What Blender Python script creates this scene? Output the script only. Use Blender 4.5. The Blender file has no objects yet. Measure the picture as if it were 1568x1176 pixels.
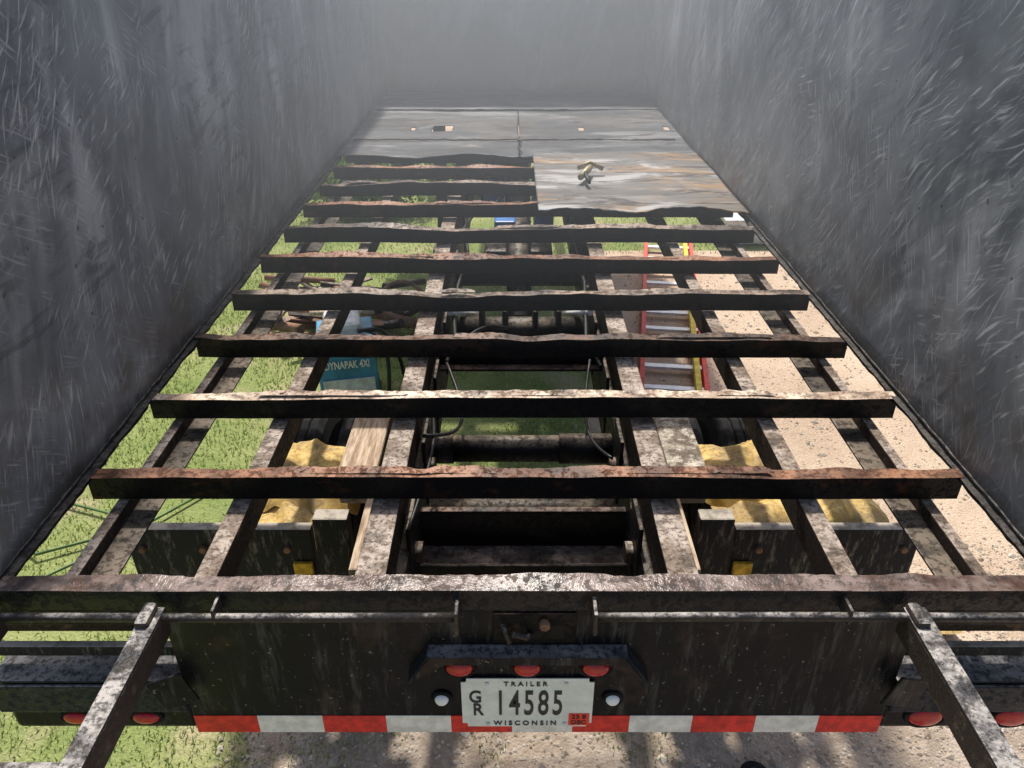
import bpy, bmesh, math, random
from mathutils import Vector, Matrix, noise, Quaternion
random.seed(7)
R = random.random
def U(a, b): return a + (b - a) * random.random()
F = 1.35            # trailer floor height above the ground
scene = bpy.context.scene
scene.view_settings.view_transform = 'Standard'
scene.view_settings.look = 'None'
scene.view_settings.exposure = 0

# ------------------------------------------------------------------ materials
class NT:
    def __init__(s, name):
        s.m = bpy.data.materials.new(name); s.m.use_nodes = True
        s.t = s.m.node_tree; s.b = s.t.nodes['Principled BSDF']
        s.tc = s.t.nodes.new('ShaderNodeTexCoord')
        s.obj = s.tc.outputs['Object']
    def n(s, typ, **k):
        x = s.t.nodes.new(typ)
        for a, v in k.items(): setattr(x, a, v)
        return x
    def link(s, a, b): s.t.links.new(a, b)
    def noise(s, scale, detail=3, rough=.55, vec=None, dist=0):
        x = s.n('ShaderNodeTexNoise'); x.inputs['Scale'].default_value = scale
        x.inputs['Detail'].default_value = min(detail, 4); x.inputs['Roughness'].default_value = rough
        x.inputs['Distortion'].default_value = dist
        s.link(vec or s.obj, x.inputs['Vector']); return x.outputs['Fac']
    def ramp(s, f, lo, hi, a=0., b=1.):
        x = s.n('ShaderNodeMapRange'); x.interpolation_type = 'SMOOTHSTEP'
        x.inputs[1].default_value = lo; x.inputs[2].default_value = hi
        x.inputs[3].default_value = a; x.inputs[4].default_value = b
        s.link(f, x.inputs[0]); return x.outputs[0]
    def math(s, op, a, b=None):
        x = s.n('ShaderNodeMath', operation=op)
        for i, v in enumerate((a, b)):
            if v is None: continue
            if isinstance(v, (int, float)): x.inputs[i].default_value = v
            else: s.link(v, x.inputs[i])
        return x.outputs[0]
    def mix(s, f, a, b):
        x = s.n('ShaderNodeMix', data_type='RGBA')
        if isinstance(f, (int, float)): x.inputs[0].default_value = f
        else: s.link(f, x.inputs[0])
        for i, v in ((6, a), (7, b)):
            if isinstance(v, (tuple, list)): x.inputs[i].default_value = (*v[:3], 1)
            else: s.link(v, x.inputs[i])
        return x.outputs[2]
    def up(s, lo=.5, hi=.85):
        g = s.n('ShaderNodeNewGeometry'); sp = s.n('ShaderNodeSeparateXYZ')
        s.link(g.outputs['Normal'], sp.inputs[0]); return s.ramp(sp.outputs[2], lo, hi)
    def bump(s, h, strength=.3, dist=.01):
        x = s.n('ShaderNodeBump'); x.inputs['Strength'].default_value = strength
        x.inputs['Distance'].default_value = dist
        s.link(h, x.inputs['Height']); s.link(x.outputs[0], s.b.inputs['Normal'])
    def out(s, col=None, rough=None, metal=None, spec=None):
        for k, v in (('Base Color', col), ('Roughness', rough), ('Metallic', metal), ('Specular IOR Level', spec)):
            if v is None: continue
            if isinstance(v, (int, float)): s.b.inputs[k].default_value = v
            elif isinstance(v, (tuple, list)): s.b.inputs[k].default_value = (*v[:3], 1)
            else: s.link(v, s.b.inputs[k])
        return s.m

def steel(name, top, top2, side, side2, scale=6, rough=.6, spec=.2, metal=0., soot=.7):
    """painted / rusty steel with dust, rust and soot lying on upward faces"""
    t = NT(name)
    mp = t.n('ShaderNodeMapping'); mp.inputs['Scale'].default_value = (.7, 1, 1); t.link(t.obj, mp.inputs[0])
    big = t.ramp(t.noise(scale, 4, .7, mp.outputs[0]), .40, .60)
    fine = t.ramp(t.noise(scale * 7, 4, .75), .49, .58)
    topc = t.mix(big, top, top2)
    topc = t.mix(t.math('MULTIPLY', fine, soot), topc, (top[0] * .16, top[1] * .12, top[2] * .10))
    sidec = t.mix(t.ramp(t.noise(scale * 1.6, 4, .75, mp.outputs[0]), .54, .70), side, side2)
    u = t.math('MULTIPLY', t.up(), t.ramp(t.noise(scale * 1.6, 3, .7, mp.outputs[0]), .34, .5, .35, 1))
    c = t.mix(u, sidec, topc)
    t.bump(t.noise(scale * 14, 3, .7), .45, .004)
    return t.out(c, t.ramp(fine, 0, 1, rough - .15, rough + .2), metal, spec)

def plain(name, col, rough=.6, metal=0., var=.25, scale=20, spec=.4, bump=.15):
    t = NT(name)
    f = t.ramp(t.noise(scale, 4, .65), .3, .7)
    c = t.mix(f, tuple(x * (1 - var) for x in col), tuple(min(1, x * (1 + var)) for x in col))
    if bump: t.bump(t.noise(scale * 3, 2, .6), bump, .004)
    return t.out(c, rough, metal, spec)

def wall_mat(name, seed, angles, tint=1.0, front=False):
    t = NT(name)
    sp = t.n('ShaderNodeSeparateXYZ'); t.link(t.obj, sp.inputs[0])
    cb = t.n('ShaderNodeCombineXYZ')
    t.link(sp.outputs[0 if front else 1], cb.inputs[0]); t.link(sp.outputs[2], cb.inputs[1])
    cb.inputs[2].default_value = seed
    base = cb.outputs[0]
    wn = t.n('ShaderNodeTexNoise'); wn.inputs['Scale'].default_value = 1.3; wn.inputs['Detail'].default_value = 1
    t.link(base, wn.inputs['Vector'])
    vm = t.n('ShaderNodeVectorMath', operation='SCALE'); vm.inputs['Scale'].default_value = .24
    t.link(wn.outputs['Color'], vm.inputs[0])
    va = t.n('ShaderNodeVectorMath', operation='ADD'); t.link(base, va.inputs[0]); t.link(vm.outputs[0], va.inputs[1])
    bent = va.outputs[0]
    def streak(ang, along, across, lo, hi, mlo, mhi, mscale, off, det=2.5):
        a = t.n('ShaderNodeMapping'); a.inputs['Rotation'].default_value = (0, 0, math.radians(-ang))
        a.inputs['Location'].default_value = (off, off * 1.7, 0); t.link(bent, a.inputs[0])
        b = t.n('ShaderNodeMapping'); b.inputs['Scale'].default_value = (along, across, 1); t.link(a.outputs[0], b.inputs[0])
        s_ = t.ramp(t.noise(1, det, .6, b.outputs[0]), lo, hi)
        m_ = t.ramp(t.noise(mscale, 2, .6, a.outputs[0]), mlo, mhi)
        return t.math('MULTIPLY', s_, m_)
    acc = None
    for i, (ang, w) in enumerate(angles):
        s_ = streak(ang, 7 + i, 64 + 22 * i, .55, .69, .46, .60, 2.6 + .6 * i, 3.1 * i + seed, 4)
        s_ = t.math('MULTIPLY', s_, w)
        acc = s_ if acc is None else t.math('MAXIMUM', acc, s_)
    smear = streak(angles[0][0] + 10, 3.0, 14, .45, .70, .38, .62, 1.5, 9 + seed, 4)
    runs = streak(80, 1.4, 5.0, .46, .68, .38, .58, .8, 17 + seed, 4)
    cloud = t.ramp(t.noise(2.0, 4, .65, bent), .35, .65)
    dark = tuple(x * tint for x in (.120, .131, .147)); mid = tuple(x * tint for x in (.215, .230, .250))
    c = t.mix(cloud, dark, mid)
    c = t.mix(t.math('MULTIPLY', smear, .5), c, (.40 * tint, .415 * tint, .435 * tint))
    hi = t.ramp(sp.outputs[2], F + .05, F + .75, .25, 1)
    c = t.mix(t.math('MULTIPLY', t.math('MULTIPLY', runs, hi), .65), c, (.52 * tint, .535 * tint, .56 * tint))
    dk = streak(angles[1][0] - 25, 5, 30, .50, .66, .44, .62, 2.0, 31 + seed, 4)
    c = t.mix(t.math('MULTIPLY', dk, .55), c, (.065, .072, .084))
    c = t.mix(t.math('MULTIPLY', acc, .72), c, (.74, .75, .765))
    zr = t.ramp(sp.outputs[2], F + .45, F, 0, 1)
    st = t.math('MULTIPLY', zr, t.ramp(t.noise(3.2, 4, .7, base), .45, .62))
    c = t.mix(t.math('MULTIPLY', st, .65), c, (.12, .083, .062))
    pin = t.ramp(t.noise(38, 1, .5, base), .73, .76)
    c = t.mix(t.math('MULTIPLY', pin, .7), c, (.06, .05, .045))
    t.bump(t.noise(3.5, 3, .6, base), .3, .012)
    r = t.ramp(acc, 0, 1, .50, .38)
    return t.out(c, r, .3, .5)

M = {}
M['wallL'] = wall_mat('scratched_steel_a', 0, [(52, 1), (28, .7), (74, .8), (-35, .5)], 1.12)
M['wallR'] = wall_mat('scratched_steel_b', 4, [(128, 1), (-28, .8), (60, .7), (100, .7)], 1.16)
M['wallF'] = wall_mat('scratched_steel_c', 8, [(60, .2), (110, .2), (20, .15)], .70, True)
M['outer'] = plain('faded_black_body_paint', (.05, .052, .058), .5)
M['rail'] = steel('cut_edge_steel', (.10, .09, .08), (.05, .045, .042), (.015, .015, .016), (.05, .035, .025), 8)
M['bar_rust'] = steel('rust_brown_steel', (.34, .17, .10), (.12, .06, .038), (.007, .006, .006), (.085, .030, .012), 7)
M['bar_dust'] = steel('dusty_steel', (.80, .66, .52), (.42, .31, .23), (.007, .007, .008), (.04, .022, .015), 7)
M['bar_grey'] = steel('grey_dusty_steel', (.36, .28, .22), (.10, .080, .068), (.007, .007, .008), (.035, .022, .016), 6)
M['bar_dark'] = steel('dark_dusty_steel', (.20, .125, .09), (.055, .044, .038), (.007, .007, .008), (.04, .020, .012), 6)
M['sill'] = steel('sill_steel', (.075, .040, .028), (.24, .185, .165), (.007, .008, .011), (.045, .022, .014), 6, .42, .3)
M['stringer'] = steel('stringer_steel', (.46, .39, .33), (.20, .155, .12), (.030, .022, .017), (.12, .075, .048), 10, .75)
M['chassis'] = steel('black_chassis', (.08, .068, .056), (.18, .145, .11), (.008, .008, .009), (.035, .028, .024), 7)
M['wornblack'] = steel('worn_black_bar', (.030, .030, .034), (.42, .39, .36), (.045, .034, .027), (.11, .085, .065), 14, .55, .3)
M['ledge'] = steel('dusty_black_ledge', (.10, .10, .105), (.24, .23, .22), (.012, .016, .026), (.05, .048, .045), 9, .5)
t = NT('weathered_black_board')
mp = t.n('ShaderNodeMapping'); mp.inputs['Scale'].default_value = (12, 12, 2.5); t.link(t.obj, mp.inputs[0])
w = t.ramp(t.noise(4.5, 4, .8, mp.outputs[0]), .50, .72)
c = t.mix(w, (.018, .018, .02), (.20, .175, .15))
c = t.mix(t.math('MULTIPLY', t.up(), t.ramp(t.noise(20, 4, .7), .35, .55, .45, 1)), c, (.46, .41, .34))
t.bump(t.noise(12, 3, .7, mp.outputs[0]), .4, .003); M['board'] = t.out(c, .75, 0, .3)
t = NT('black_gloss_panel')
mp = t.n('ShaderNodeMapping'); mp.inputs['Scale'].default_value = (14, 14, 2.0); t.link(t.obj, mp.inputs[0])
w = t.ramp(t.noise(2.5, 4, .75, mp.outputs[0]), .50, .70)
w2 = t.ramp(t.noise(5, 4, .75), .55, .68)
c = t.mix(t.math('MULTIPLY', w, .65), (.0035, .0045, .007), (.075, .074, .072))
c = t.mix(t.math('MULTIPLY', w2, .35), c, (.08, .045, .03))
fl = t.ramp(t.noise(70, 2, .6), .67, .70)
c = t.mix(t.math('MULTIPLY', fl, .5), c, (.28, .26, .22))
t.bump(t.noise(9, 3, .6), .3, .005)
M['panel'] = t.out(c, t.ramp(t.noise(8, 3), .3, .7, .28, .55), 0, .2)
M['rubber'] = plain('tyre_rubber', (.018, .018, .019), .9, 0, .4, 20, .2)
M['yellow'] = steel('dirty_yellow_vinyl', (.74, .52, .19), (.40, .29, .14), (.52, .34, .09), (.30, .21, .09), 9, .7, .2, 0, .4)
M['yellow2'] = plain('yellow_marker_paint', (.60, .37, .03), .6, 0, .5, 25)
t = NT('weathered_timber')
mp = t.n('ShaderNodeMapping'); mp.inputs['Scale'].default_value = (30, 3, 30); t.link(t.obj, mp.inputs[0])
c = t.mix(t.ramp(t.noise(2, 4, .7, mp.outputs[0]), .35, .65), (.26, .17, .11), (.60, .48, .35))
t.bump(t.noise(3, 3, .7, mp.outputs[0]), .5, .004); M['wood'] = t.out(c, .85)
M['wood_white'] = steel('peeling_white_timber', (.66, .61, .52), (.14, .115, .09), (.3, .26, .2), (.15, .12, .09), 26, .85)
M['red'] = plain('red_reflective', (.70, .035, .025), .38, 0, .28, 40)
M['white'] = plain('white_reflective', (.80, .78, .73), .38, 0, .18, 30)
M['lens'] = plain('red_lens', (.50, .015, .015), .15, 0, .2, 60, .6, 0)
M['chrome'] = plain('white_lamp_cap', (.95, .95, .95), .4, .0, .05, 40)
M['plate'] = plain('plate_white', (.80, .83, .78), .4, 0, .09, 30)
M['ink'] = plain('plate_ink', (.03, .03, .032), .5)
M['sticker'] = plain('red_sticker', (.88, .06, .03), .5, 0, .08)
M['blue'] = plain('blue_paint', (.04, .17, .48), .4, 0, .2)
M['teal'] = plain('teal_enamel', (.05, .22, .36), .4, 0, .25, 8)
M['ltgrey'] = plain('light_grey_plastic', (.60, .62, .62), .5)
M['hose'] = plain('black_hose', (.012, .012, .013), .5)
M['ghose'] = plain('green_garden_hose', (.10, .17, .05), .5)
M['rusty'] = plain('rust_scrap', (.26, .14, .08), .8, 0, .5, 9)
M['lad_red'] = plain('ladder_red', (.75, .06, .04), .5)
M['lad_yel'] = plain('ladder_yellow', (.85, .58, .04), .5)
M['alu'] = plain('aluminium', (.70, .71, .72), .4, .4, .1)
M['brass'] = plain('brass_clamp', (.34, .29, .17), .45, .4, .4)
M['bark'] = plain('bark', (.10, .075, .055), .9, 0, .4, 8, .2, .6)
def sheet_mat(name, tan, white, base, base2):
    t = NT(name)
    mp = t.n('ShaderNodeMapping'); mp.inputs['Scale'].default_value = (.9, 3.4, 1); t.link(t.obj, mp.inputs[0])
    v = mp.outputs[0]
    c = t.mix(t.ramp(t.noise(1.2, 4, .65, v), .38, .64), base, base2)
    c = t.mix(t.math('MULTIPLY', t.ramp(t.noise(.8, 3, .6, v, 1.2), .48, .60), tan), c, (.34, .21, .10))
    c = t.mix(t.math('MULTIPLY', t.ramp(t.noise(1.2, 4, .7, v, .8), .52, .62), white), c, (.42, .425, .43))
    c = t.mix(t.math('MULTIPLY', t.ramp(t.noise(1.5, 4, .75, v, 2), .54, .62), .85), c, (.035, .035, .037))
    t.bump(t.noise(6, 3, .6), .3, .012)
    return t.out(c, t.ramp(t.noise(6, 3), .3, .7, .45, .7), .1, .3)
M['sheetF'] = sheet_mat('front_floor_steel', .10, .35, (.045, .051, .060), (.095, .105, .12))
M['sheetP'] = sheet_mat('loose_floor_steel', .75, .75, (.095, .093, .09), (.18, .175, .17))
t = NT('grass_soil')
c = t.mix(t.ramp(t.noise(1.4, 4, .6), .35, .65), (.20, .26, .08), (.32, .35, .14))
c = t.mix(t.ramp(t.noise(.9, 4, .65), .53, .68), c, (.46, .38, .25))
c = t.mix(t.math('MULTIPLY', t.ramp(t.noise(60, 3, .7), .4, .7), .5), c, (.12, .14, .06))
t.bump(t.noise(40, 3, .7), .6, .03); M['soil'] = t.out(c, .95, 0, .1)
t = NT('gravel')
vo = t.n('ShaderNodeTexVoronoi'); vo.inputs['Scale'].default_value = 95; t.link(t.obj, vo.inputs['Vector'])
sx = t.n('ShaderNodeSeparateXYZ'); t.link(vo.outputs['Color'], sx.inputs[0])
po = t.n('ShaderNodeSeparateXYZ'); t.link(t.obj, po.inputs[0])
c = t.mix(t.ramp(t.noise(1.3, 4, .65), .3, .7), (.43, .31, .215), (.62, .475, .345))
c = t.mix(t.math('MULTIPLY', sx.outputs[0], .4), c, (.60, .52, .43))
c = t.mix(t.math('MULTIPLY', t.ramp(t.noise(120, 4, .75), .48, .66), .55), c, (.22, .165, .12))
rear_shade = t.ramp(t.math('ADD', po.outputs[1], t.noise(2.5, 3, .6)), 1.7, .9)  # trailer's shade around its rear end, painted into the gravel colour
c = t.mix(t.math('MULTIPLY', rear_shade, .7), c, t.mix(t.ramp(t.noise(9, 4, .7), .4, .6), (.21, .175, .145), (.38, .33, .28)))
h = t.math('ADD', t.math('MULTIPLY', vo.outputs['Distance'], -1), t.noise(25, 3, .7))
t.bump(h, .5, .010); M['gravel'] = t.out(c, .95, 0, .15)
t = NT('pebbles')
oi = t.n('ShaderNodeNewGeometry')
c = t.mix(oi.outputs['Random Per Island'], (.26, .21, .16), (.68, .60, .50))
M['stone'] = t.out(c, .9, 0, .2)
def leafm(name, a, b):
    t = NT(name); g = t.n('ShaderNodeNewGeometry')
    c = t.mix(g.outputs['Random Per Island'], a, b)
    tr = t.n('ShaderNodeBsdfTranslucent'); t.link(c, tr.inputs[0])
    ms = t.n('ShaderNodeMixShader'); ms.inputs[0].default_value = .35
    t.link(t.b.outputs[0], ms.inputs[1]); t.link(tr.outputs[0], ms.inputs[2])
    t.link(ms.outputs[0], t.t.nodes['Material Output'].inputs[0])
    return t.out(c, .7, 0, .2)
M['leaf'] = leafm('leaves', (.05, .11, .02), (.26, .35, .09))
M['blade'] = leafm('grass_blades', (.22, .31, .08), (.52, .54, .25))

# ------------------------------------------------------------------ mesh helpers
def link(o): scene.collection.objects.link(o); return o
def empty(name, loc=(0, 0, 0)):
    e = bpy.data.objects.new(name, None); e.location = loc; e.empty_display_size = .2
    return link(e)
def mesh(name, verts, faces, mat, parent=None, smooth=False):
    me = bpy.data.meshes.new(name); me.from_pydata([tuple(v) for v in verts], [], faces)
    me.update(); me.materials.append(mat)
    if smooth:
        for p in me.polygons: p.use_smooth = True
    o = link(bpy.data.objects.new(name, me))
    if parent: o.parent = parent; o.matrix_parent_inverse = parent.matrix_basis.inverted()
    return o
def fixn(o):
    bm = bmesh.new(); bm.from_mesh(o.data); bmesh.ops.recalc_face_normals(bm, faces=bm.faces); bm.to_mesh(o.data); bm.free(); return o
def bevel(o, w, seg=2):
    b = o.modifiers.new('bevel', 'BEVEL'); b.width = w; b.segments = seg; b.limit_method = 'ANGLE'; return o
def box(name, x0, x1, y0, y1, z0, z1, mat, parent=None, bv=.003, rot=None):
    c = Vector(((x0 + x1) / 2, (y0 + y1) / 2, (z0 + z1) / 2)); h = Vector((abs(x1 - x0) / 2, abs(y1 - y0) / 2, abs(z1 - z0) / 2))
    vs = []
    for sx in (-1, 1):
        for sy in (-1, 1):
            for sz in (-1, 1):
                v = Vector((sx * h.x, sy * h.y, sz * h.z))
                if rot: v = rot @ v
                vs.append(c + v)
    fs = [(0, 1, 3, 2), (4, 6, 7, 5), (0, 4, 5, 1), (2, 3, 7, 6), (0, 2, 6, 4), (1, 5, 7, 3)]
    o = mesh(name, vs, fs, mat, parent)
    if bv: bevel(o, bv)
    return o
def tube(name, pts, r, mat, parent=None, n=14, caps=True):
    pts = [Vector(p) for p in pts]; vs = []; fs = []
    rr = r if isinstance(r, (list, tuple)) else [r] * len(pts)
    ref = Vector((0.13, .21, .97))
    for i, p in enumerate(pts):
        d = (pts[min(i + 1, len(pts) - 1)] - pts[max(i - 1, 0)]).normalized()
        if abs(d.dot(ref)) > .95: ref = Vector((.9, .1, .1))
        a = d.cross(ref).normalized(); b = d.cross(a).normalized()
        for k in range(n):
            t_ = 2 * math.pi * k / n
            vs.append(p + a * math.cos(t_) * rr[i] + b * math.sin(t_) * rr[i])
    for i in range(len(pts) - 1):
        for k in range(n):
            fs.append((i * n + k, i * n + (k + 1) % n, (i + 1) * n + (k + 1) % n, (i + 1) * n + k))
    if caps: fs.append(tuple(range(n))[::-1]); fs.append(tuple(range((len(pts) - 1) * n, len(pts) * n)))
    o = mesh(name, vs, fs, mat, parent)
    for p in o.data.polygons: p.use_smooth = len(p.vertices) == 4
    return fixn(o)
def extrude_x(name, prof, x0, x1, y, z, mat, parent, seg=90, wob=.004, rag=.004, seed=0, rag_idx=()):
    n = len(prof); vs = []; fs = []
    for i in range(seg + 1):
        x = x0 + (x1 - x0) * i / seg
        w = noise.noise(Vector((x * 2.2, seed * 3.7, 0))) * wob + noise.noise(Vector((x * 9, seed * 3.7, 5))) * wob * .35
        for j, (py, pz) in enumerate(prof):
            dy = dz = 0
            if j in rag_idx:
                dy = noise.noise(Vector((x * 14, seed * 1.3, 3))) * rag + noise.noise(Vector((x * 50, seed, 9))) * rag * .7
                dz = noise.noise(Vector((x * 6, seed * 2.1, 11))) * rag * 1.3 + abs(noise.noise(Vector((x * 3, seed * 4.1, 1)))) ** 2 * rag * 4
            vs.append((x, y + py + dy, z + pz + (w if j in rag_idx or pz > -.02 else w * .3) + dz))
    for i in range(seg):
        for j in range(n):
            a = i * n + j; b = i * n + (j + 1) % n
            fs.append((a, a + n, b + n, b))
    fs.append(tuple(range(n))); fs.append(tuple(range(seg * n, (seg + 1) * n))[::-1])
    return fixn(mesh(name, vs, fs, mat, parent))

XL, XR, LEN, WH = -1.067, 1.132, 5.84, 1.30
trailer = empty('dump_trailer', (0.033, 3, 0))
P = trailer
# ---- body walls
def side_wall(name, x, mat, s):
    ny, nz = 90, 26; vs = []; fs = []
    for i in range(ny + 1):
        y = -.03 + (LEN + .03) * i / ny
        for k in range(nz + 1):
            z = F + .004 + WH * k / nz
            d = noise.noise(Vector((y * 1.1, z * 1.4, s * 9))) * .018 + noise.noise(Vector((y * 3, z * 3, s * 5))) * .007
            vs.append((x + d * min(1, k / 4), y, z))
    for i in range(ny):
        for k in range(nz):
            a = i * (nz + 1) + k; q = (a, a + 1, a + nz + 2, a + nz + 1)
            fs.append(q if s < 0 else q[::-1])
    o = mesh(name, vs, fs, mat, P, True)
    so = o.modifiers.new('thick', 'SOLIDIFY'); so.thickness = .006; so.offset = -1
    return o
side_wall('side_wall_a', XL, M['wallL'], -1)
side_wall('side_wall_b', XR, M['wallR'], 1)
nx, nz = 30, 26; vs = []; fs = []
for i in range(nx + 1):
    for k in range(nz + 1):
        x = XL + (XR - XL) * i / nx; z = F + .004 + WH * k / nz
        vs.append((x, LEN + noise.noise(Vector((x * 1.5, z * 1.5, 3))) * .01, z))
for i in range(nx):
    for k in range(nz):
        a = i * (nz + 1) + k; fs.append((a, a + nz + 1, a + nz + 2, a + 1))
mesh('front_wall', vs, fs, M['wallF'], P, True)
box('front_wall_outer', XL - .02, XR + .02, LEN + .03, LEN + .045, F, F + WH, M['outer'], P)
for s, x in ((-1, XL), (1, XR)):
    xa, xb = (x - .07, x + .012) if s < 0 else (x - .012, x + .07)
    box('top_rail', xa, xb, -.03, LEN + .05, F + WH + .005, F + WH + .09, M['outer'], P, .01)
    for k in range(11):
        y = .02 + k * .57
        xa, xb = (x - .085, x - .026) if s < 0 else (x + .026, x + .085)
        box('side_post', xa, xb, y, y + .06, F + .01, F + WH - .003, M['outer'], P, .006)
    pts = [(x - s * .006, -.02 + i * .04, F + .006 + U(-.002, .002)) for i in range(int(LEN / .04))]
    tube('weld_bead', pts, [.005 + U(-.0015, .002) for _ in pts], M['rail'], P, 6)
    n = 150; vs = []; fs = []
    for i in range(n + 1):
        y = -.02 + (3.6) * i / n
        j = noise.noise(Vector((y * 9, s, 2))) * .007 + noise.noise(Vector((y * 35, s, 4))) * .005
        vs += [(x + s * .004, y, F - .001), (x - s * (.026 + j), y, F - .003 + j * .5), (x - s * (.026 + j), y, F - .012), (x + s * .004, y, F - .012)]
    for i in range(n):
        for q in range(4):
            a = i * 4 + q; b = i * 4 + (q + 1) % 4
            fs.append((a, b, b + 4, a + 4))
    fixn(mesh('cut_floor_strip', vs, fs, M['rail'], P))
# ---- floor crossmembers
H, Wd, T = .066, .038, .006
prof = [(0, 0), (Wd, 0), (Wd, -T), (T, -T), (T, -H + T), (Wd * .8, -H + T), (Wd * .8, -H), (0, -H)]
mats = {1: 'bar_rust', 2: 'bar_dust', 3: 'bar_dark', 4: 'bar_grey', 5: 'bar_rust', 6: 'bar_grey', 7: 'bar_rust', 8: 'bar_grey', 9: 'bar_rust'}
for k in range(1, 16):
    if k == 12: continue
    yy = k * .377 - Wd
    extrude_x('floor_crossmember', prof, XL + .015, XR - .015, yy, F - .002 if k < 9 else F - .012, M[mats.get(k, 'bar_dark')], P, 130, .009 if k < 3 or k > 8 else .020, .007, k, (1, 2))
    for q in range(5 if k in (2, 1) else 2):
        if k > 8: break
        xa = U(XL + .05, XR - .5); L = U(.1, .4); n = 20; vs = []; fs = []
        for i in range(n + 1):
            x = xa + L * i / n; e = math.sin(math.pi * i / n) ** .4
            a = noise.noise(Vector((x * 20, k, q))) * .008
            vs += [(x, yy + .012 + a * .4, F + .003), (x, yy + .014 + .024 * e + a, F + .006 + a * .5)]
        for i in range(n): fs.append((i * 2, i * 2 + 2, i * 2 + 3, i * 2 + 1))
        mesh('floor_remnant', vs, fs, M[mats.get(k, 'bar_dark')], P)
# ---- longitudinal stringers below
CX = .033
def rect_beam(name, xc, w, z1, h, y0, y1, mat, n=60, amp=.0015):
    vs = []; fs = []
    for i in range(n + 1):
        y = y0 + (y1 - y0) * i / n
        j = noise.noise(Vector((y * 12, xc * 5, 0))) * amp
        vs += [(xc - w / 2 + j, y, z1), (xc + w / 2 + j, y, z1), (xc + w / 2, y, z1 - h), (xc - w / 2, y, z1 - h)]
    for i in range(n):
        for q in range(4):
            a = i * 4 + q; b = i * 4 + (q + 1) % 4; fs.append((a, b, b + 4, a + 4))
    fs.append((0, 3, 2, 1)); fs.append((n * 4, n * 4 + 1, n * 4 + 2, n * 4 + 3))
    return bevel(fixn(mesh(name, vs, fs, mat, P)), .004)
ZT = F - H - .012
for s in (-1, 1):
    rect_beam('inner_stringer', CX + s * .715, .05, ZT, .085, -.0, LEN, M['stringer'])
    rect_beam('outer_stringer_flange', CX + s * 1.015, .03, ZT, .05, .0, LEN, M['stringer'])
    rect_beam('outer_stringer_leg', CX + s * .965, .065, ZT - .03, .008, .0, LEN, M['chassis'])
    rect_beam('body_longbeam', CX + s * .350, .070, ZT, .012, .0, LEN, M['stringer'])
    rect_beam('body_longbeam_web', CX + s * .350, .045, ZT - .0125, .15, .0, LEN, M['stringer'])
    rect_beam('chassis_rail', CX + s * .350, .09, ZT - .175, .22, .05, LEN + .6, M['chassis'])
    for y in (.35, .75, 1.15, 1.6, 2.3, 3.0):
        box('pivot_plate', CX + s * .298, CX + s * .31, y, y + .14, ZT - .34, ZT - .10, M['chassis'], P)
        tube('pivot_pin', [(CX + s * .278, y + .07, ZT - .24), (CX + s * .320, y + .07, ZT - .24)], .03, M['stringer'], P)
# ---- chassis cross pieces between the rails
za = F - .33
box('rear_channel_back', -.30, .37, .60, .615, za - .14, za, M['chassis'], P)
box('rear_channel_floor', -.30, .37, .495, .598, za - .135, za - .123, M['bar_grey'], P)
box('rear_channel_lip', -.30, .37, .484, .494, za - .24, za - .10, M['chassis'], P)
box('rear_channel_web', -.30, .37, .30, .483, za - .25, za - .24, M['chassis'], P)
box('rear_channel_top', -.30, .37, .597, .62, za + .001, za + .010, M['bar_dark'], P)
for x in (-.29, .355): box('rear_channel_gusset', x, x + .008, .42, .596, za - .12, za - .01, M['chassis'], P)
tube('hinge_shaft', [(-.30, .98, F - .36), (.37, .98, F - .36)], .046, M['chassis'], P, 20)
tube('hinge_collar', [(.16, .98, F - .36), (.36, .98, F - .36)], .052, M['chassis'], P, 20)
tube('hinge_collar', [(-.29, .98, F - .36), (-.2, .98, F - .36)], .052, M['chassis'], P, 20)
tube('cross_tube', [(-.28, .68, F - .28), (.35, .68, F - .28)], .016, M['chassis'], P, 12)
tube('air_line', [(-.27, 1.14, F - .26), (-.1, 1.13, F - .27), (.2, 1.15, F - .265), (.34, 1.14, F - .26)], .008, M['hose'], P, 8)
box('mid_crossmember', -.28, .35, 1.40, 1.46, F - .27, F - .20, M['chassis'], P, .006)
box('mid_crossmember_flange', -.28, .35, 1.36, 1.399, F - .27, F - .26, M['bar_dark'], P, .002)
tube('hoist_pivot_tube', [(-.26, 2.25, F - .24), (.33, 2.25, F - .24)], .05, M['chassis'], P, 20)
tube('hoist_rear_tube', [(-.24, 1.86, F - .34), (.31, 1.86, F - .34)], .06, M['chassis'], P, 20)
for x in (-.13, -.03, .10, .2):
    box('hoist_lug', x - .012, x + .012, 1.80, 1.96, F - .44, F - .22, M['chassis'], P, .01)
tube('hoist_cylinder', [(.035, 1.95, F - .36), (.035, 3.1, F - .30), (.035, 4.6, F - .22)], [.055, .075, .09], M['chassis'], P, 24)
box('hoist_cradle', -.15, .22, 2.75, 2.95, F - .48, F - .3, M['chassis'], P, .02)
box('valve_block', -.10, .02, 3.0, 3.16, F - .34, F - .22, M['blue'], P, .01)
box('valve_tank', -.20, -.05, 3.7, 4.6, F - .42, F - .2, M['blue'], P, .03)
box('valve_tank', .13, .24, 3.1, 3.9, F - .38, F - .2, M['blue'], P, .03)
for x in (-.12, .15):
    box('reflector', x - .035, x + .035, 2.70, 2.712, F - .40, F - .34, M['white'], P, .004)
for x in (-.24, .31):
    tube('hydraulic_line', [(x + U(-.02, .02), 1.3 + i * .25, F - .2 + U(-.03, .02)) for i in range(11)], .009, M['hose'], P, 8)
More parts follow.
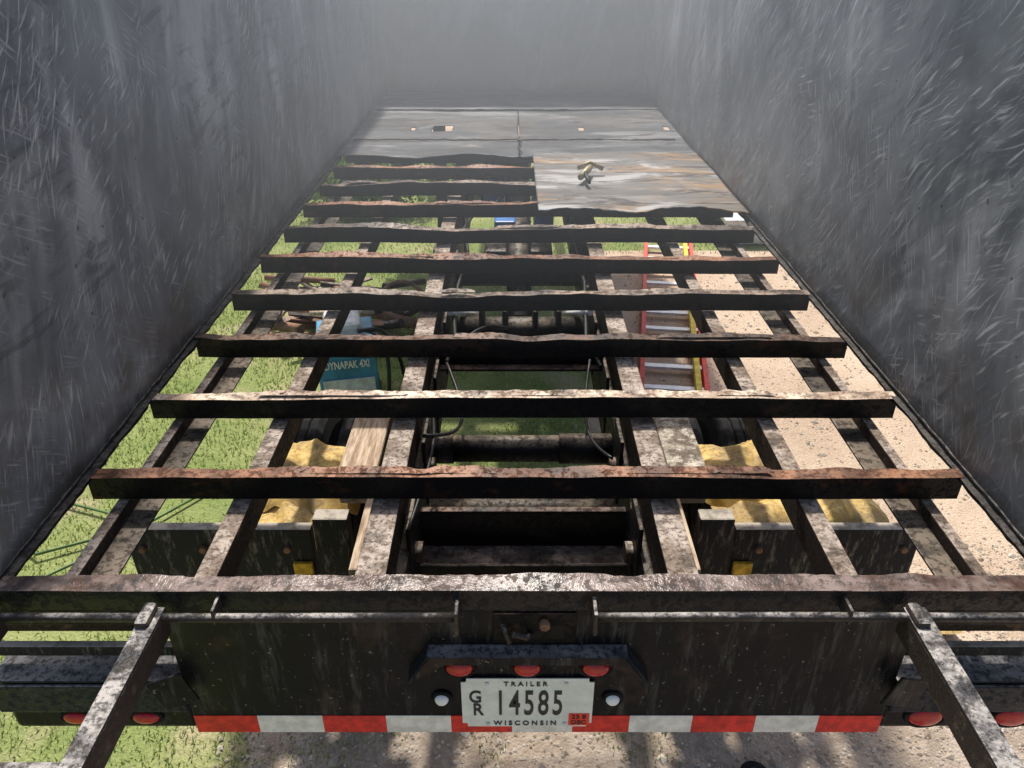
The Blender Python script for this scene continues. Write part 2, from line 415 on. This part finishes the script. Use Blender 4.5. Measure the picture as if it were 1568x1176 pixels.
def loop_hose(p, q, sag, r=.007, side=0, par=P):
    p, q = Vector(p), Vector(q)
    pts = [p.lerp(q, i / 14) + Vector((side * math.sin(math.pi * i / 14), 0, -sag * math.sin(math.pi * i / 14))) for i in range(15)]
    tube('hose', pts, r, M['hose'], par, 8)
loop_hose((-.22, 1.2, F - .12), (-.02, 1.55, F - .18), -.05)
loop_hose((-.26, .7, F - .12), (-.24, 1.3, F - .2), .10, .006, .08)
loop_hose((.30, .7, F - .2), (.28, 1.25, F - .16), .08, .005, -.04)
loop_hose((-.27, .35, F - .18), (-.26, .95, F - .2), -.04, .005, .03)
loop_hose((.2, 2.0, F - .12), (.3, 2.9, F - .14), .1, .008, .05)
loop_hose((-.1, 2.9, F - .1), (.15, 3.3, F - .1), -.06, .008)
for s in (-1, 1):
    tube('strut', [(CX + s * .29, 1.7, F - .18), (CX + s * .17, 2.2, F - .42)], .014, M['ltgrey'], P, 10)
# ---- axle and wheels
wheelr = .45
ya = 1.30
tube('axle', [(-.95, ya, .45), (1.02, ya, .45)], .06, M['chassis'], P, 16)
def tyre(xc, y, parent, w=.2, r=wheelr, name='tyre'):
    prof = [(-.5, .60), (-.5, .84), (-.44, .95), (-.34, 1.0), (-.22, 1.0), (-.2, .975), (-.17, .975), (-.15, 1.0), (-.02, 1.0), (-.0, .975)]
    prof = prof + [(.02, 1.0), (.15, 1.0), (.17, .975), (.2, .975), (.22, 1.0), (.34, 1.0), (.44, .95), (.5, .84), (.5, .60)]
    N = 64; vs = []; fs = []; m = len(prof)
    for i in range(N):
        a = 2 * math.pi * i / N
        for j, (px, pr) in enumerate(prof):
            rr = r * pr * (1 - (.018 if (i % 2 and 3 <= j <= 15) else 0))
            vs.append((xc + px * w, y + rr * math.cos(a), r + rr * math.sin(a)))
    for i in range(N):
        for j in range(m - 1):
            a = i * m + j; b = ((i + 1) % N) * m + j
            fs.append((a, b, b + 1, a + 1))
    mesh(name, vs, fs, M['rubber'], parent)
    tube('rim', [(xc - w * .3, y, r), (xc + w * .3, y, r)], r * .6, M['chassis'], parent, 28)
    tube('hub', [(xc - w * .55, y, r), (xc + w * .55, y, r)], r * .25, M['bar_rust'], parent, 16)
for s in (-1, 1):
    for off in (.60, .84): tyre(CX + s * off, ya, P)
# ---- mud-flap boards, posts at rear
for s in (-1, 1):
    xa, xb = sorted((CX + s * .625, CX + s * 1.175))
    box('mudflap_board', xa, xb, .55, .585, F - .66, F - .35, M['board'], P, .005)
    xa, xb = sorted((CX + s * .50, CX + s * .60))
    box('frame_post', xa, xb, .50, .55, F - .7, F - .27, M['board'], P, .006)
    xa, xb = sorted((CX + s * .425, CX + s * .46))
    box('frame_web_plate', xa, xb, .3, .66, F - .5, F - .27, M['wood'], P, .006)
    xa, xb = sorted((CX + s * .632, CX + s * .69))
    box('yellow_marker', xa, xb, .535, .549, F - .6, F - .47, M['yellow2'], P, .004)
    for dx in (.7, .95, 1.13):
        tube('board_bolt', [(CX + s * dx, .535, F - .42), (CX + s * dx, .55, F - .42)], .010, M['rusty'], P, 8)
    box('side_brace', *sorted((CX + s * .75, CX + s * 1.10)), .98, 1.0, F - .17, F - .15, M['chassis'], P, .003)
for s, m in ((-1, 'wood'), (1, 'wood_white')):
    box('timber_block', CX + s * .505 - .06, CX + s * .505 + .06, .68, 1.12, F - .36, F - .25, M[m], None, .008)
# yellow sheets draped over the wheels
def drape(name, x0, x1, y0, y1, z, seed, par=None, droop=.10):
    n = 30; vs = []; fs = []
    for i in range(n + 1):
        for k in range(n + 1):
            u, v = i / n, k / n
            x = x0 + (x1 - x0) * u; y = y0 + (y1 - y0) * v
            edge = max(abs(u - .5), abs(v - .5)) * 2
            fold = abs(noise.noise(Vector((x * 9 + y * 5, y * 3, seed)))) * .05
            zz = z - droop * max(0, edge - .55) ** 1.3 * 2 + noise.noise(Vector((x * 5, y * 5, seed))) * .03 - fold + noise.noise(Vector((x * 22, y * 22, seed))) * .008
            vs.append((x + noise.noise(Vector((y * 6, seed, 1))) * .05, y + noise.noise(Vector((x * 6, seed, 7))) * .05, zz))
    for i in range(n):
        for k in range(n):
            a = i * (n + 1) + k; fs.append((a, a + n + 1, a + n + 2, a + 1))
    return mesh(name, vs, fs, M['yellow'], par, True)
drape('yellow_tarp', -.82, -.50, .74, 1.12, F - .37, 1)
drape('yellow_tarp', .60, .96, .76, 1.12, F - .37, 5)
drape('yellow_tarp', -.90, -.60, .60, .80, F - .42, 21, None, .06)
drape('yellow_tarp', .64, 1.18, .60, .94, F - .39, 25, None, .06)
# ---- rear sill
sp = [(0, 0), (.045, .0), (.045, -.008), (.008, -.008), (.008, -.055), (0, -.055)]
extrude_x('rear_sill_angle', sp, XL - .10, XR + .10, -.045, F + .001, M['sill'], P, 160, .004, .005, 33, (1, 2))
PY = -.042
box('rear_panel', -.73, .85, PY, PY + .008, F - .452, F - .057, M['panel'], P, .002)
box('rear_panel_bottom_flange', -.73, .85, PY + .0085, PY + .07, F - .452, F - .444, M['panel'], P, .002)
for s, xa, xb in ((-1, -1.16, -.733), (1, .853, 1.22)):
    box('sill_extension', xa, xb, PY + .0, PY + .008, F - .10, F - .057, M['panel'], P, .002)
    box('side_channel', xa, xb, .03, .05, F - .20, F - .13, M['stringer'], P, .004)
    box('side_channel_lower', xa, xb, .0, .02, F - .245, F - .215, M['board'], P, .004)
    box('lamp_housing', xa, xb, -.03, .05, F - .455, F - .285, M['panel'], P, .012)
    box('lamp_housing_ledge', xa, xb, -.045, .05, F - .28, F - .272, M['ledge'], P, .003)
    box('lamp_housing_skirt', xa, xb, -.052, -.042, F - .37, F - .283, M['ledge'], P, .004)
    q = Matrix.Rotation(math.radians(18 * s), 3, 'Y') @ Matrix.Rotation(math.radians(8), 3, 'Z')
    cx = -.74 if s < 0 else .86
    box('torn_flap', cx - .04, cx + .04, -.075, -.068, F - .32, F - .23, M['panel'], P, .003, q)
edges = [-.73, -.585, -.435, -.29, -.14, 0.0, .14, .27, .415, .56, .705, .85]
for i in range(len(edges) - 1):
    m = 'red' if i % 2 == 0 else 'white'
    box('reflective_tape_' + m, edges[i] + .0003, edges[i + 1] - .0003, PY - .0015, PY - .0002, F - .450, F - .392, M[m], P, 0)
hood = [(-.225, -.235), (-.18, -.158), (.245, -.158), (.295, -.235)]
vs = []; fs = []
for (x, z) in hood:
    vs += [(x, PY - .001, F + z), (x, PY - .032, F + z - .006)]
for i in range(3): fs.append((i * 2, i * 2 + 1, i * 2 + 3, i * 2 + 2))
o = mesh('lamp_hood', vs, fs, M['ledge'], P); so = o.modifiers.new('t', 'SOLIDIFY'); so.thickness = .008
vs = [(x * .97, PY - .0335, F + z - .004) for x, z in hood] + [(.245 * .85, PY - .0335, F - .185), (-.18 * .8, PY - .0335, F - .185)]
mesh('lamp_hood_face', vs, [(0, 1, 5), (1, 2, 4, 5), (2, 3, 4)], M['panel'], P)
def lamp(name, x, z, rx, rz, y, mat, par, dome=.018, rim=True):
    vs = []; fs = []; n = 28; rings = 6
    for j in range(rings + 1):
        a = (math.pi / 2) * j / rings
        for i in range(n):
            th = 2 * math.pi * i / n
            vs.append((x + rx * math.cos(a) * math.cos(th), y - dome * math.sin(a), z + rz * math.cos(a) * math.sin(th)))
    for j in range(rings):
        for i in range(n):
            fs.append((j * n + i, j * n + (i + 1) % n, (j + 1) * n + (i + 1) % n, (j + 1) * n + i))
    mesh(name, vs, fs, mat, par, True)
    if rim:
        pts = [(x + (rx + .004) * math.cos(2 * math.pi * i / 24), y, z + (rz + .004) * math.sin(2 * math.pi * i / 24)) for i in range(25)]
        tube(name + '_bezel', pts, .005, M['rubber'], par, 6, False)
for x in (-.115, .033, .183): lamp('marker_lamp', x, F - .228, .030, .022, PY - .003, M['lens'], P, .016)
for x in (-.158, .226):
    lamp('plate_lamp', x, F - .330, .016, .016, PY - .004, M['chrome'], P, .014)
for x in (-1.005, -.845, .955, 1.155):
    lamp('tail_lamp', x, F - .408, .040 if x > 0 else .032, .028 if x > 0 else .018, -.034, M['lens'], P, .014)
box('latch_back_plate', -.04, .135, PY - .006, PY - .0005, F - .15, F - .062, M['bar_rust'], P, .003)
tube('latch_bolt', [(.0, PY - .03, F - .095), (.03, PY - .03, F - .105), (.04, PY - .005, F - .12)], .006, M['wornblack'], P, 8)
tube('latch_pin', [(-.02, PY - .02, F - .08), (-.005, PY - .03, F - .12)], .005, M['wornblack'], P, 8)
tube('latch_nut', [(.068, PY - .001, F - .085), (.068, PY - .022, F - .085)], .011, M['rusty'], P, 6)
tube('hinge_rod', [(-1.03, -.08, F - .037), (-.6, -.081, F - .038), (-.112, -.08, F - .037)], .0095, M['wornblack'], P, 12)
tube('hinge_rod', [(.172, -.08, F - .037), (.5, -.079, F - .036), (.86, -.08, F - .037), (1.25, -.08, F - .037)], .0095, M['wornblack'], P, 12)
for x in (-.112, .168): box('rod_tab', x - .004, x + .004, -.095, PY, F - .075, F - .015, M['wornblack'], P, .002)
for x in (-.60, .68): box('rod_tab', x - .003, x + .003, -.088, PY, F - .05, F - .012, M['wornblack'], P, .001)
def arm(x0, x1, inner, y1=-.85):
    za, zb = F - .026, F - .034
    box('gate_arm_flange', x0, x1, y1, -.062, zb, za, M['wornblack'], P, .002)
    xi = (x1 - .007, x1) if inner > 0 else (x0, x0 + .007)
    box('gate_arm_leg', xi[0], xi[1], y1, -.062, F - .095, zb - .0005, M['wornblack'], P, .002)
    xc = (x0 + x1) / 2
    box('gate_arm_lug', xc - .02, xc + .008, -.12, -.060, F - .06, F - .012, M['wornblack'], P, .008)
arm(-.745, -.705, 1)
arm(.795, .84, -1)
arm(-1.085, -1.045, 1)
arm(1.165, 1.21, -1)
box('gate_arm_crossbar', -1.05, -.75, -.425, -.395, F - .05, F - .036, M['wornblack'], P, .003)
# ---- floor sheets
def sheet(name, x0, x1, y0, y1, z, mat, holes=(), seed=0, wavy=.01, nx=90, ny=50, th=.005, edge=1.):
    xs = sorted(set([x0 + (x1 - x0) * i / nx for i in range(nx + 1)] + [h for q in holes for h in q[:2]]))
    ys = sorted(set([y0 + (y1 - y0) * i / ny for i in range(ny + 1)] + [h for q in holes for h in q[2:]]))
    vs = []; fs = []
    for y in ys:
        for x in xs:
            v = (y - y0) / (y1 - y0)
            near = max(0, 1 - v * ny / 3) * edge
            dy = (noise.noise(Vector((x * 2, seed, 0))) * .06 + noise.noise(Vector((x * 15, seed, 0))) * .02 + noise.noise(Vector((x * 40, seed, 0))) * .012) * near
            lift = abs(noise.noise(Vector((x * 1.7, seed, 6)))) * .05 * max(0, 1 - v * 6) * edge
            vs.append((x, y + dy, z + noise.noise(Vector((x * 1.6, y * 2.2, seed))) * wavy + lift))
    n = len(xs)
    for j in range(len(ys) - 1):
        for i in range(n - 1):
            cx, cy = (xs[i] + xs[i + 1]) / 2, (ys[j] + ys[j + 1]) / 2
            if any(a < cx < b and c < cy < d for a, b, c, d in holes): continue
            a = j * n + i; fs.append((a, a + 1, a + n + 1, a + n))
    o = mesh(name, vs, fs, mat, P, True)
    so = o.modifiers.new('t', 'SOLIDIFY'); so.thickness = th; so.offset = -1
    return o
sheet('front_floor_sheet_a', XL + .002, .045, 3.50, 5.0, F + .012, M['sheetF'],
      [(-.55, -.41, 4.22, 4.42), (-.70, -.67, 4.27, 4.37)], 2)
sheet('front_floor_sheet_b', .049, XR - .002, 3.47, 5.0, F + .014, M['sheetF'],
      [(.46, .50, 4.26, 4.37), (1.05, 1.09, 4.26, 4.37)], 5)
sheet('front_floor_sheet_c', XL + .002, XR - .002, 4.97, LEN - .002, F + .024, M['sheetF'], (), 9, .003, edge=0)
sheet('loose_floor_sheet', .125, XR - .012, 2.36, 3.56, F + .030, M['sheetP'], (), 14, .018)
for y in (3.95, 4.97):
    pts = [(XL + .03 + i * .05, y + U(-.004, .004), F + .021 + U(-.003, .003)) for i in range(43)]
    tube('floor_weld', pts, .005, M['bar_grey'], P, 6)
pts = [(.048 + U(-.012, .012), 3.55 + i * .06, F + .018) for i in range(9)]
tube('sheet_crack', pts, .006, M['hose'], P, 5)
clamp = empty('locking_clamp', (.40, 2.95, F + .05))
tube('clamp_body', [(.36, 2.86, F + .065), (.41, 2.98, F + .075), (.43, 3.06, F + .07)], [.016, .02, .015], M['brass'], clamp, 10)
tube('clamp_jaw', [(.36, 3.05, F + .065), (.43, 3.07, F + .09), (.50, 3.05, F + .06)], .013, M['brass'], clamp, 10)
tube('clamp_handle', [(.40, 2.78, F + .06), (.385, 2.90, F + .08)], .010, M['hose'], clamp, 8)
for s in (-1, 1):
    box('landing_leg', CX + s * .66 - .05, CX + s * .66 + .05, 5.6, 5.7, .12, F - .2, M['chassis'], P, .008)
    box('landing_foot', CX + s * .66 - .1, CX + s * .66 + .1, 5.54, 5.76, .006, .03, M['chassis'], P, .004)
    box('landing_foot_stem', CX + s * .66 - .035, CX + s * .66 + .035, 5.615, 5.685, .031, .119, M['ltgrey'], P, .004)

# ------------------------------------------------------------------ licence plate
lp = empty('license_plate', (.034, PY - .004, F - .337))
px0, px1, pz0, pz1 = -.113, .182, F - .420, F - .258
o = box('plate_sheet', px0, px1, PY - .008, PY - .006, pz0, pz1, M['plate'], lp, 0)
bm = bmesh.new(); bm.from_mesh(o.data)
ed = [e for e in bm.edges if abs(e.verts[0].co.y - e.verts[1].co.y) > .001]
bmesh.ops.bevel(bm, geom=ed, offset=.012, segments=5, affect='EDGES'); bm.to_mesh(o.data); bm.free()
def text(s, x, z, size, mat, par, y=PY - .0088, sx=1., bold=.0, name='plate_text', rotz=0):
    cu = bpy.data.curves.new(name, 'FONT'); cu.body = s; cu.size = size; cu.extrude = .0006; cu.offset = bold
    cu.align_x = 'CENTER'; cu.align_y = 'CENTER'; cu.materials.append(mat)
    o = link(bpy.data.objects.new(name, cu)); o.location = (x, y, z); o.rotation_euler = (math.pi / 2, 0, rotz); o.scale = (sx, 1, 1)
    o.parent = par; o.matrix_parent_inverse = par.matrix_basis.inverted(); return o
for i, ch in enumerate('14585'): text(ch, -.026 + i * .0322, F - .342, .116, M['ink'], lp, sx=.44, bold=.0014)
text('G', -.082, F - .319, .056, M['ink'], lp, sx=.72, bold=.001)
text('R', -.077, F - .362, .056, M['ink'], lp, sx=.72, bold=.001)
text('T R A I L E R', .030, F - .275, .020, M['ink'], lp, sx=.9, bold=.0004)
text('W I S C O N S I N', .030, F - .408, .021, M['ink'], lp, sx=.88, bold=.0005)
box('renewal_sticker', .129, .176, PY - .0095, PY - .0082, F - .414, F - .374, M['sticker'], lp, 0)
text('23 8', .152, F - .385, .019, M['ink'], lp, y=PY - .0098, bold=.0004)
text('DEC', .152, F - .404, .018, M['ink'], lp, y=PY - .0098, bold=.0004)
for x in (-.055, .12):
    for z in (F - .272, F - .408):
        tube('plate_screw', [(x, PY - .008, z), (x, PY - .012, z)], .0045, M['alu'], lp, 8)

# ------------------------------------------------------------------ ground
S = 150
mesh('ground', [(-S, -S, 0), (S, -S, 0), (S, S, 0), (-S, S, 0)], [(0, 1, 2, 3)], M['soil'])
def xb(y):
    if y < .9: b = -.98
    elif y < 1.5: b = -.98 + (y - .9) / .6 * 1.48
    else: b = .50 + (y - 1.5) * .03
    return b + noise.noise(Vector((y * 1.7, 0, 0))) * .25 + noise.noise(Vector((y * 6, 3, 0))) * .10
vs = []; fs = []; n = 150
for i in range(n + 1):
    y = -9 + (14.6) * i / n
    rr = 14 + noise.noise(Vector((y, 9, 9)))
    vs += [(xb(y), y, .004), (rr, y, .004)]
for i in range(n): fs.append((i * 2, i * 2 + 1, i * 2 + 3, i * 2 + 2))
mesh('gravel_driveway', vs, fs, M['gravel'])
vs = []; fs = []
for i in range(81):
    x = -40 + i
    vs += [(x, 9.4 + noise.noise(Vector((x * .7, 2, 0))) * .3, .004), (x, 13 + noise.noise(Vector((x * .7, 8, 0))) * .3, .004)]
for i in range(80): fs.append((i * 2, i * 2 + 2, i * 2 + 3, i * 2 + 1))
mesh('gravel_road', vs, fs, M['gravel'])
vs = []; fs = []
ico = [Vector(v) for v in ((1, 0, 0), (-1, 0, 0), (0, 1, 0), (0, -1, 0), (0, 0, 1), (0, 0, -1))]
icof = [(0, 2, 4), (2, 1, 4), (1, 3, 4), (3, 0, 4), (2, 0, 5), (1, 2, 5), (3, 1, 5), (0, 3, 5)]
for k in range(18000):
    y = U(-.6, 1.6) if k < 12000 else U(1, 5.3); x = U(-1.3, 2.6)
    if x < xb(y) - .12: continue
    s_ = U(.003, .009) * (2.4 if R() < .08 else 1); a = U(0, 6.28); b = len(vs)
    for v in ico:
        q = Vector((v.x * s_ * U(.7, 1.3), v.y * s_ * U(.7, 1.3), v.z * s_ * .6))
        vs.append((x + q.x * math.cos(a) - q.y * math.sin(a), y + q.x * math.sin(a) + q.y * math.cos(a), .006 + q.z))
    fs += [tuple(b + i for i in f) for f in icof]
mesh('gravel', vs, fs, M['stone'])
vs = []; fs = []
def blade(x, y, h):
    a = U(0, 6.28); w = U(.002, .0045) * (1 + max(0, y) * .12); dx, dy = math.cos(a) * w, math.sin(a) * w
    lx, ly = U(-.6, .6) * h, U(-.6, .6) * h; b = len(vs)
    vs.extend([(x - dx, y - dy, .0), (x + dx, y + dy, .0), (x + lx, y + ly, h)]); fs.append((b, b + 1, b + 2))
cnt = 0
while cnt < 100000:
    y = -.8 + 9.5 * R() ** 1.3; x = U(-4.2, 1.2) if y < 5.3 else U(-5, 5)
    if x > xb(y) + U(-.1, .15) and y < 5.5:
        if y < 1.0 and x < .6 and noise.noise(Vector((x * 3, y * 3, 14))) > .02:
            blade(x, y, U(.015, .04)); cnt += 1
        cnt += .3; continue
    dens = noise.noise(Vector((x * 1.8, y * 1.8, 4)))
    if -.6 < x < .9 and dens < .0 and R() < .6: cnt += .3; continue
    if dens < -.25 and R() < .7: cnt += .3; continue
    blade(x, y, U(.012, .035) * (1 + .6 * max(0, dens))); cnt += 1
mesh('grass', vs, fs, M['blade'])

# ------------------------------------------------------------------ things on the ground
tube('garden_hose', [(-2.9, 1.1, .02), (-2.5, 1.3, .03), (-2.2, 1.25, .03), (-1.95, 1.5, .03), (-2.0, 1.8, .03), (-2.3, 1.9, .03), (-2.5, 1.7, .03), (-2.2, 1.5, .035), (-1.8, 1.7, .03), (-1.5, 2.1, .02)], .008, M['ghose'], None, 8)
lad = empty('ladder', (1.2, 4.4, .05))
A0, A1 = Vector((.80, 2.9, .05)), Vector((1.26, 5.75, .05)); B0, B1 = A0 + Vector((.40, -.05, 0)), A1 + Vector((.40, -.05, 0))
def bar(name, p, q, w, h, mat, par):
    d = (q - p); L = d.length; rot = d.to_track_quat('Y', 'Z').to_matrix(); c = (p + q) / 2
    vs = [c + rot @ Vector((sx * w / 2, sy * L / 2, sz * h / 2)) for sx in (-1, 1) for sy in (-1, 1) for sz in (-1, 1)]
    return bevel(mesh(name, vs, [(0, 1, 3, 2), (4, 6, 7, 5), (0, 4, 5, 1), (2, 3, 7, 6), (0, 2, 6, 4), (1, 5, 7, 3)], mat, par), .002)
bar('rail_left', A0, A1, .03, .075, M['lad_red'], lad); bar('rail_right', B0, B1, .03, .075, M['lad_red'], lad)
bar('rail_back', B0 + Vector((-.055, 0, .03)), B1 + Vector((-.055, 0, .03)), .035, .06, M['lad_yel'], lad)
for i in range(10):
    f = .04 + i * .1; bar('step', A0.lerp(A1, f), B0.lerp(B1, f), .05, .02, M['alu'], lad)
wf = empty('welding_wire_feeder', (-.98, 2.85, .0))
rot = Matrix.Rotation(math.radians(12), 3, 'Z')
def wbox(name, x0, x1, y0, y1, z0, z1, mat, bv=.01):
    c = Vector(((x0 + x1) / 2, (y0 + y1) / 2, 0)); cc = rot @ c
    hx, hy = (x1 - x0) / 2, (y1 - y0) / 2
    return box(name, -.98 + cc.x - hx, -.98 + cc.x + hx, 2.85 + cc.y - hy, 2.85 + cc.y + hy, z0, z1, mat, wf, bv, rot)
wbox('case', -.17, .17, -.12, .32, .06, .46, M['teal'])
wbox('front_panel', -.15, .15, -.13, -.121, .09, .27, M['ltgrey'], .003)
wbox('base', -.18, .18, -.13, .34, .0, .055, M['hose'])
wbox('drum_cover', -.12, .10, .0, .26, .465, .56, M['ltgrey'], .03)
text('DYNAPAK 4Xi', -.955, .365, .068, M['white'], wf, y=2.722, bold=.0015, name='case_lettering', rotz=math.radians(12), sx=.60)
loop_hose((-.86, 2.9, .5), (-.72, 2.7, .2), -.1, .012, .05, wf); loop_hose((-.9, 2.85, .52), (-.66, 3.0, .05), -.16, .012, .05, wf)
sc = empty('scrap_metal_pile', (-1.25, 3.95, 0))
for i in range(44):
    p = Vector((U(-1.7, -.70), U(3.6, 4.3), U(.03, .28))); d = Vector((U(-1, 1), U(-.4, .4), U(-.12, .2))).normalized() * U(.12, .3)
    if i % 3: tube('pipe', [p - d, p + d], U(.015, .035), M[random.choice(['rusty', 'stringer', 'chassis', 'rusty', 'wood'])], sc, 10)
    else: bar('offcut', p - d, p + d, U(.05, .09), .012, M[random.choice(['rusty', 'bar_grey', 'bar_dark', 'rusty'])], sc)
pts = [(-.8 + .16 * math.cos(a), 3.95 + .05 * math.sin(a), .2 + .16 * math.sin(a)) for a in [i * .35 for i in range(19)]]
tube('pipe_hoop', pts, .015, M['rusty'], sc, 8)
drape('yellow_tarp', 1.50, 1.86, 1.02, 1.24, .09, 44, None, .04)
cr = empty('plastic_crate', (2.2, 5.9, 0))
box('crate_body', 2.0, 2.42, 5.75, 6.0, .01, .22, M['white'], cr, .01)
for k in range(5): box('crate_rib', 2.02 + k * .08, 2.05 + k * .08, 5.735, 5.748, .03, .2, M['ltgrey'], cr, .003)
box('crate_lid', 1.98, 2.44, 5.73, 6.02, .222, .25, M['ltgrey'], cr, .008)
pk = empty('rubber_puck', (.83, .45, 0))
tube('puck_disc', [(.83, .42, .006), (.83, .42, .03)], .05, M['rubber'], pk, 24)
tube('puck_centre', [(.83, .42, .0305), (.83, .42, .036)], .022, M['hose'], pk, 16)

# ------------------------------------------------------------------ vegetation
def leaves(name, clumps, n, size, par=None):
    vs = []; fs = []
    for c, r in clumps:
        c = Vector(c)
        for _ in range(n):
            d = Vector((random.gauss(0, 1), random.gauss(0, 1), random.gauss(0, 1))).normalized() * (R() ** .45)
            p = c + Vector((d.x * r[0], d.y * r[1], d.z * r[2]))
            if p.z < .02: p.z = U(.02, .2)
            q = Quaternion((U(-1, 1), U(-1, 1), U(-1, 1), U(-1, 1))).normalized(); s_ = size * U(.6, 1.4); b = len(vs)
            for v in ((-.5, 0, 0), (0, -.28, 0.05), (.55, 0, 0), (0, .28, .05)): vs.append(p + q @ (Vector(v) * s_))
            fs.append((b, b + 1, b + 2, b + 3))
    return mesh(name, vs, fs, M['leaf'], par)
for (x, y, h, w) in ((-3.0, 6.6, .7, .6), (-1.5, 6.9, .5, .7), (-2.4, 8.0, .7, .8), (-.4, 7.6, .4, .5)):
    b = empty('bush', (x, y, 0))
    for k in range(7):
        a = U(0, 6.28); tube('stem', [(x, y, 0), (x + .2 * math.cos(a), y + .2 * math.sin(a), h * .4), (x + .5 * w * math.cos(a), y + .5 * w * math.sin(a), h * .8)], [.02, .014, .006], M['bark'], b, 6)
    cl = [((x + U(-w, w) * .7, y + U(-w, w) * .5, U(.15, h)), (U(.2, .4), U(.2, .4), U(.12, .22))) for _ in range(14)]
    leaves('foliage', cl, 260, .075, b)
for (x, y, h) in ((-7, 16, 6.5), (-2.5, 18, 8), (4, 19, 7), (9, 17, 7.5), (-12, 16, 7)):
    tt = empty('tree', (x, y, 0))
    tube('trunk', [(x, y, 0), (x + .1, y, h * .3), (x - .1, y + .1, h * .6), (x, y, h * .9)], [.22, .17, .11, .03], M['bark'], tt, 10)
    cl = []
    for k in range(16):
        a = U(0, 6.28); zz = U(.3, .85) * h; rr = U(.8, 2.2) * (1.2 - zz / h)
        tip = (x + rr * math.cos(a), y + rr * math.sin(a), zz + .6)
        tube('limb', [(x, y, zz - .3), (x + rr * .5 * math.cos(a), y + rr * .5 * math.sin(a), zz + .2), tip], [.07, .04, .015], M['bark'], tt, 6)
        cl.append((tip, (U(.6, 1.0), U(.6, 1.0), U(.4, .8))))
    leaves('foliage', cl, 420, .20, tt)
leaves('distant_tree_line', [((x, 45 + U(-3, 3), U(1, 4)), (2.6, 2, U(2, 4))) for x in range(-60, 61, 4)], 200, .8)

# ------------------------------------------------------------------ smoke haze hanging in the body
sm = NT('cutting_smoke'); sm.t.nodes.remove(sm.b)
vol = sm.n('ShaderNodeVolumeScatter'); vol.inputs['Color'].default_value = (.84, .92, 1, 1)
vol.inputs['Density'].default_value = .10; vol.inputs['Anisotropy'].default_value = .3
sm.link(vol.outputs[0], sm.t.nodes['Material Output'].inputs['Volume'])
box('smoke_haze', XL + .04, XR - .04, .6, LEN - .04, F + .22, F + 1.25, sm.m, None, 0)

# ------------------------------------------------------------------ light
EL, AZ = math.radians(58), math.radians(-6)     # ahead of the trailer, slightly to the left
w = bpy.data.worlds.new('World'); scene.world = w; w.use_nodes = True
nt = w.node_tree; bg = nt.nodes['Background']
sky = nt.nodes.new('ShaderNodeTexSky'); sky.sky_type = 'NISHITA'; sky.sun_disc = False
sky.sun_elevation = EL; sky.sun_rotation = AZ; sky.dust_density = 4; sky.air_density = 1.0
nt.links.new(sky.outputs[0], bg.inputs[0]); bg.inputs[1].default_value = .15
sd = bpy.data.lights.new('sun', 'SUN'); sd.energy = 5; sd.angle = math.radians(2.5); sd.color = (1, .95, .87)
so = link(bpy.data.objects.new('sun', sd))
so.rotation_euler = Vector((math.sin(AZ) * math.cos(EL), math.cos(AZ) * math.cos(EL), math.sin(EL))).to_track_quat('Z', 'Y').to_euler()
so.location = (0, 0, 10)

# ------------------------------------------------------------------ camera
cd = bpy.data.cameras.new('camera'); cd.sensor_width = 36; cd.lens = 27.05; cd.clip_end = 400; cd.clip_start = .02
co = link(bpy.data.objects.new('camera', cd)); co.location = (0, -1.19, F + 1.148)
co.rotation_euler = (math.radians(60), 0, 0)
scene.camera = co
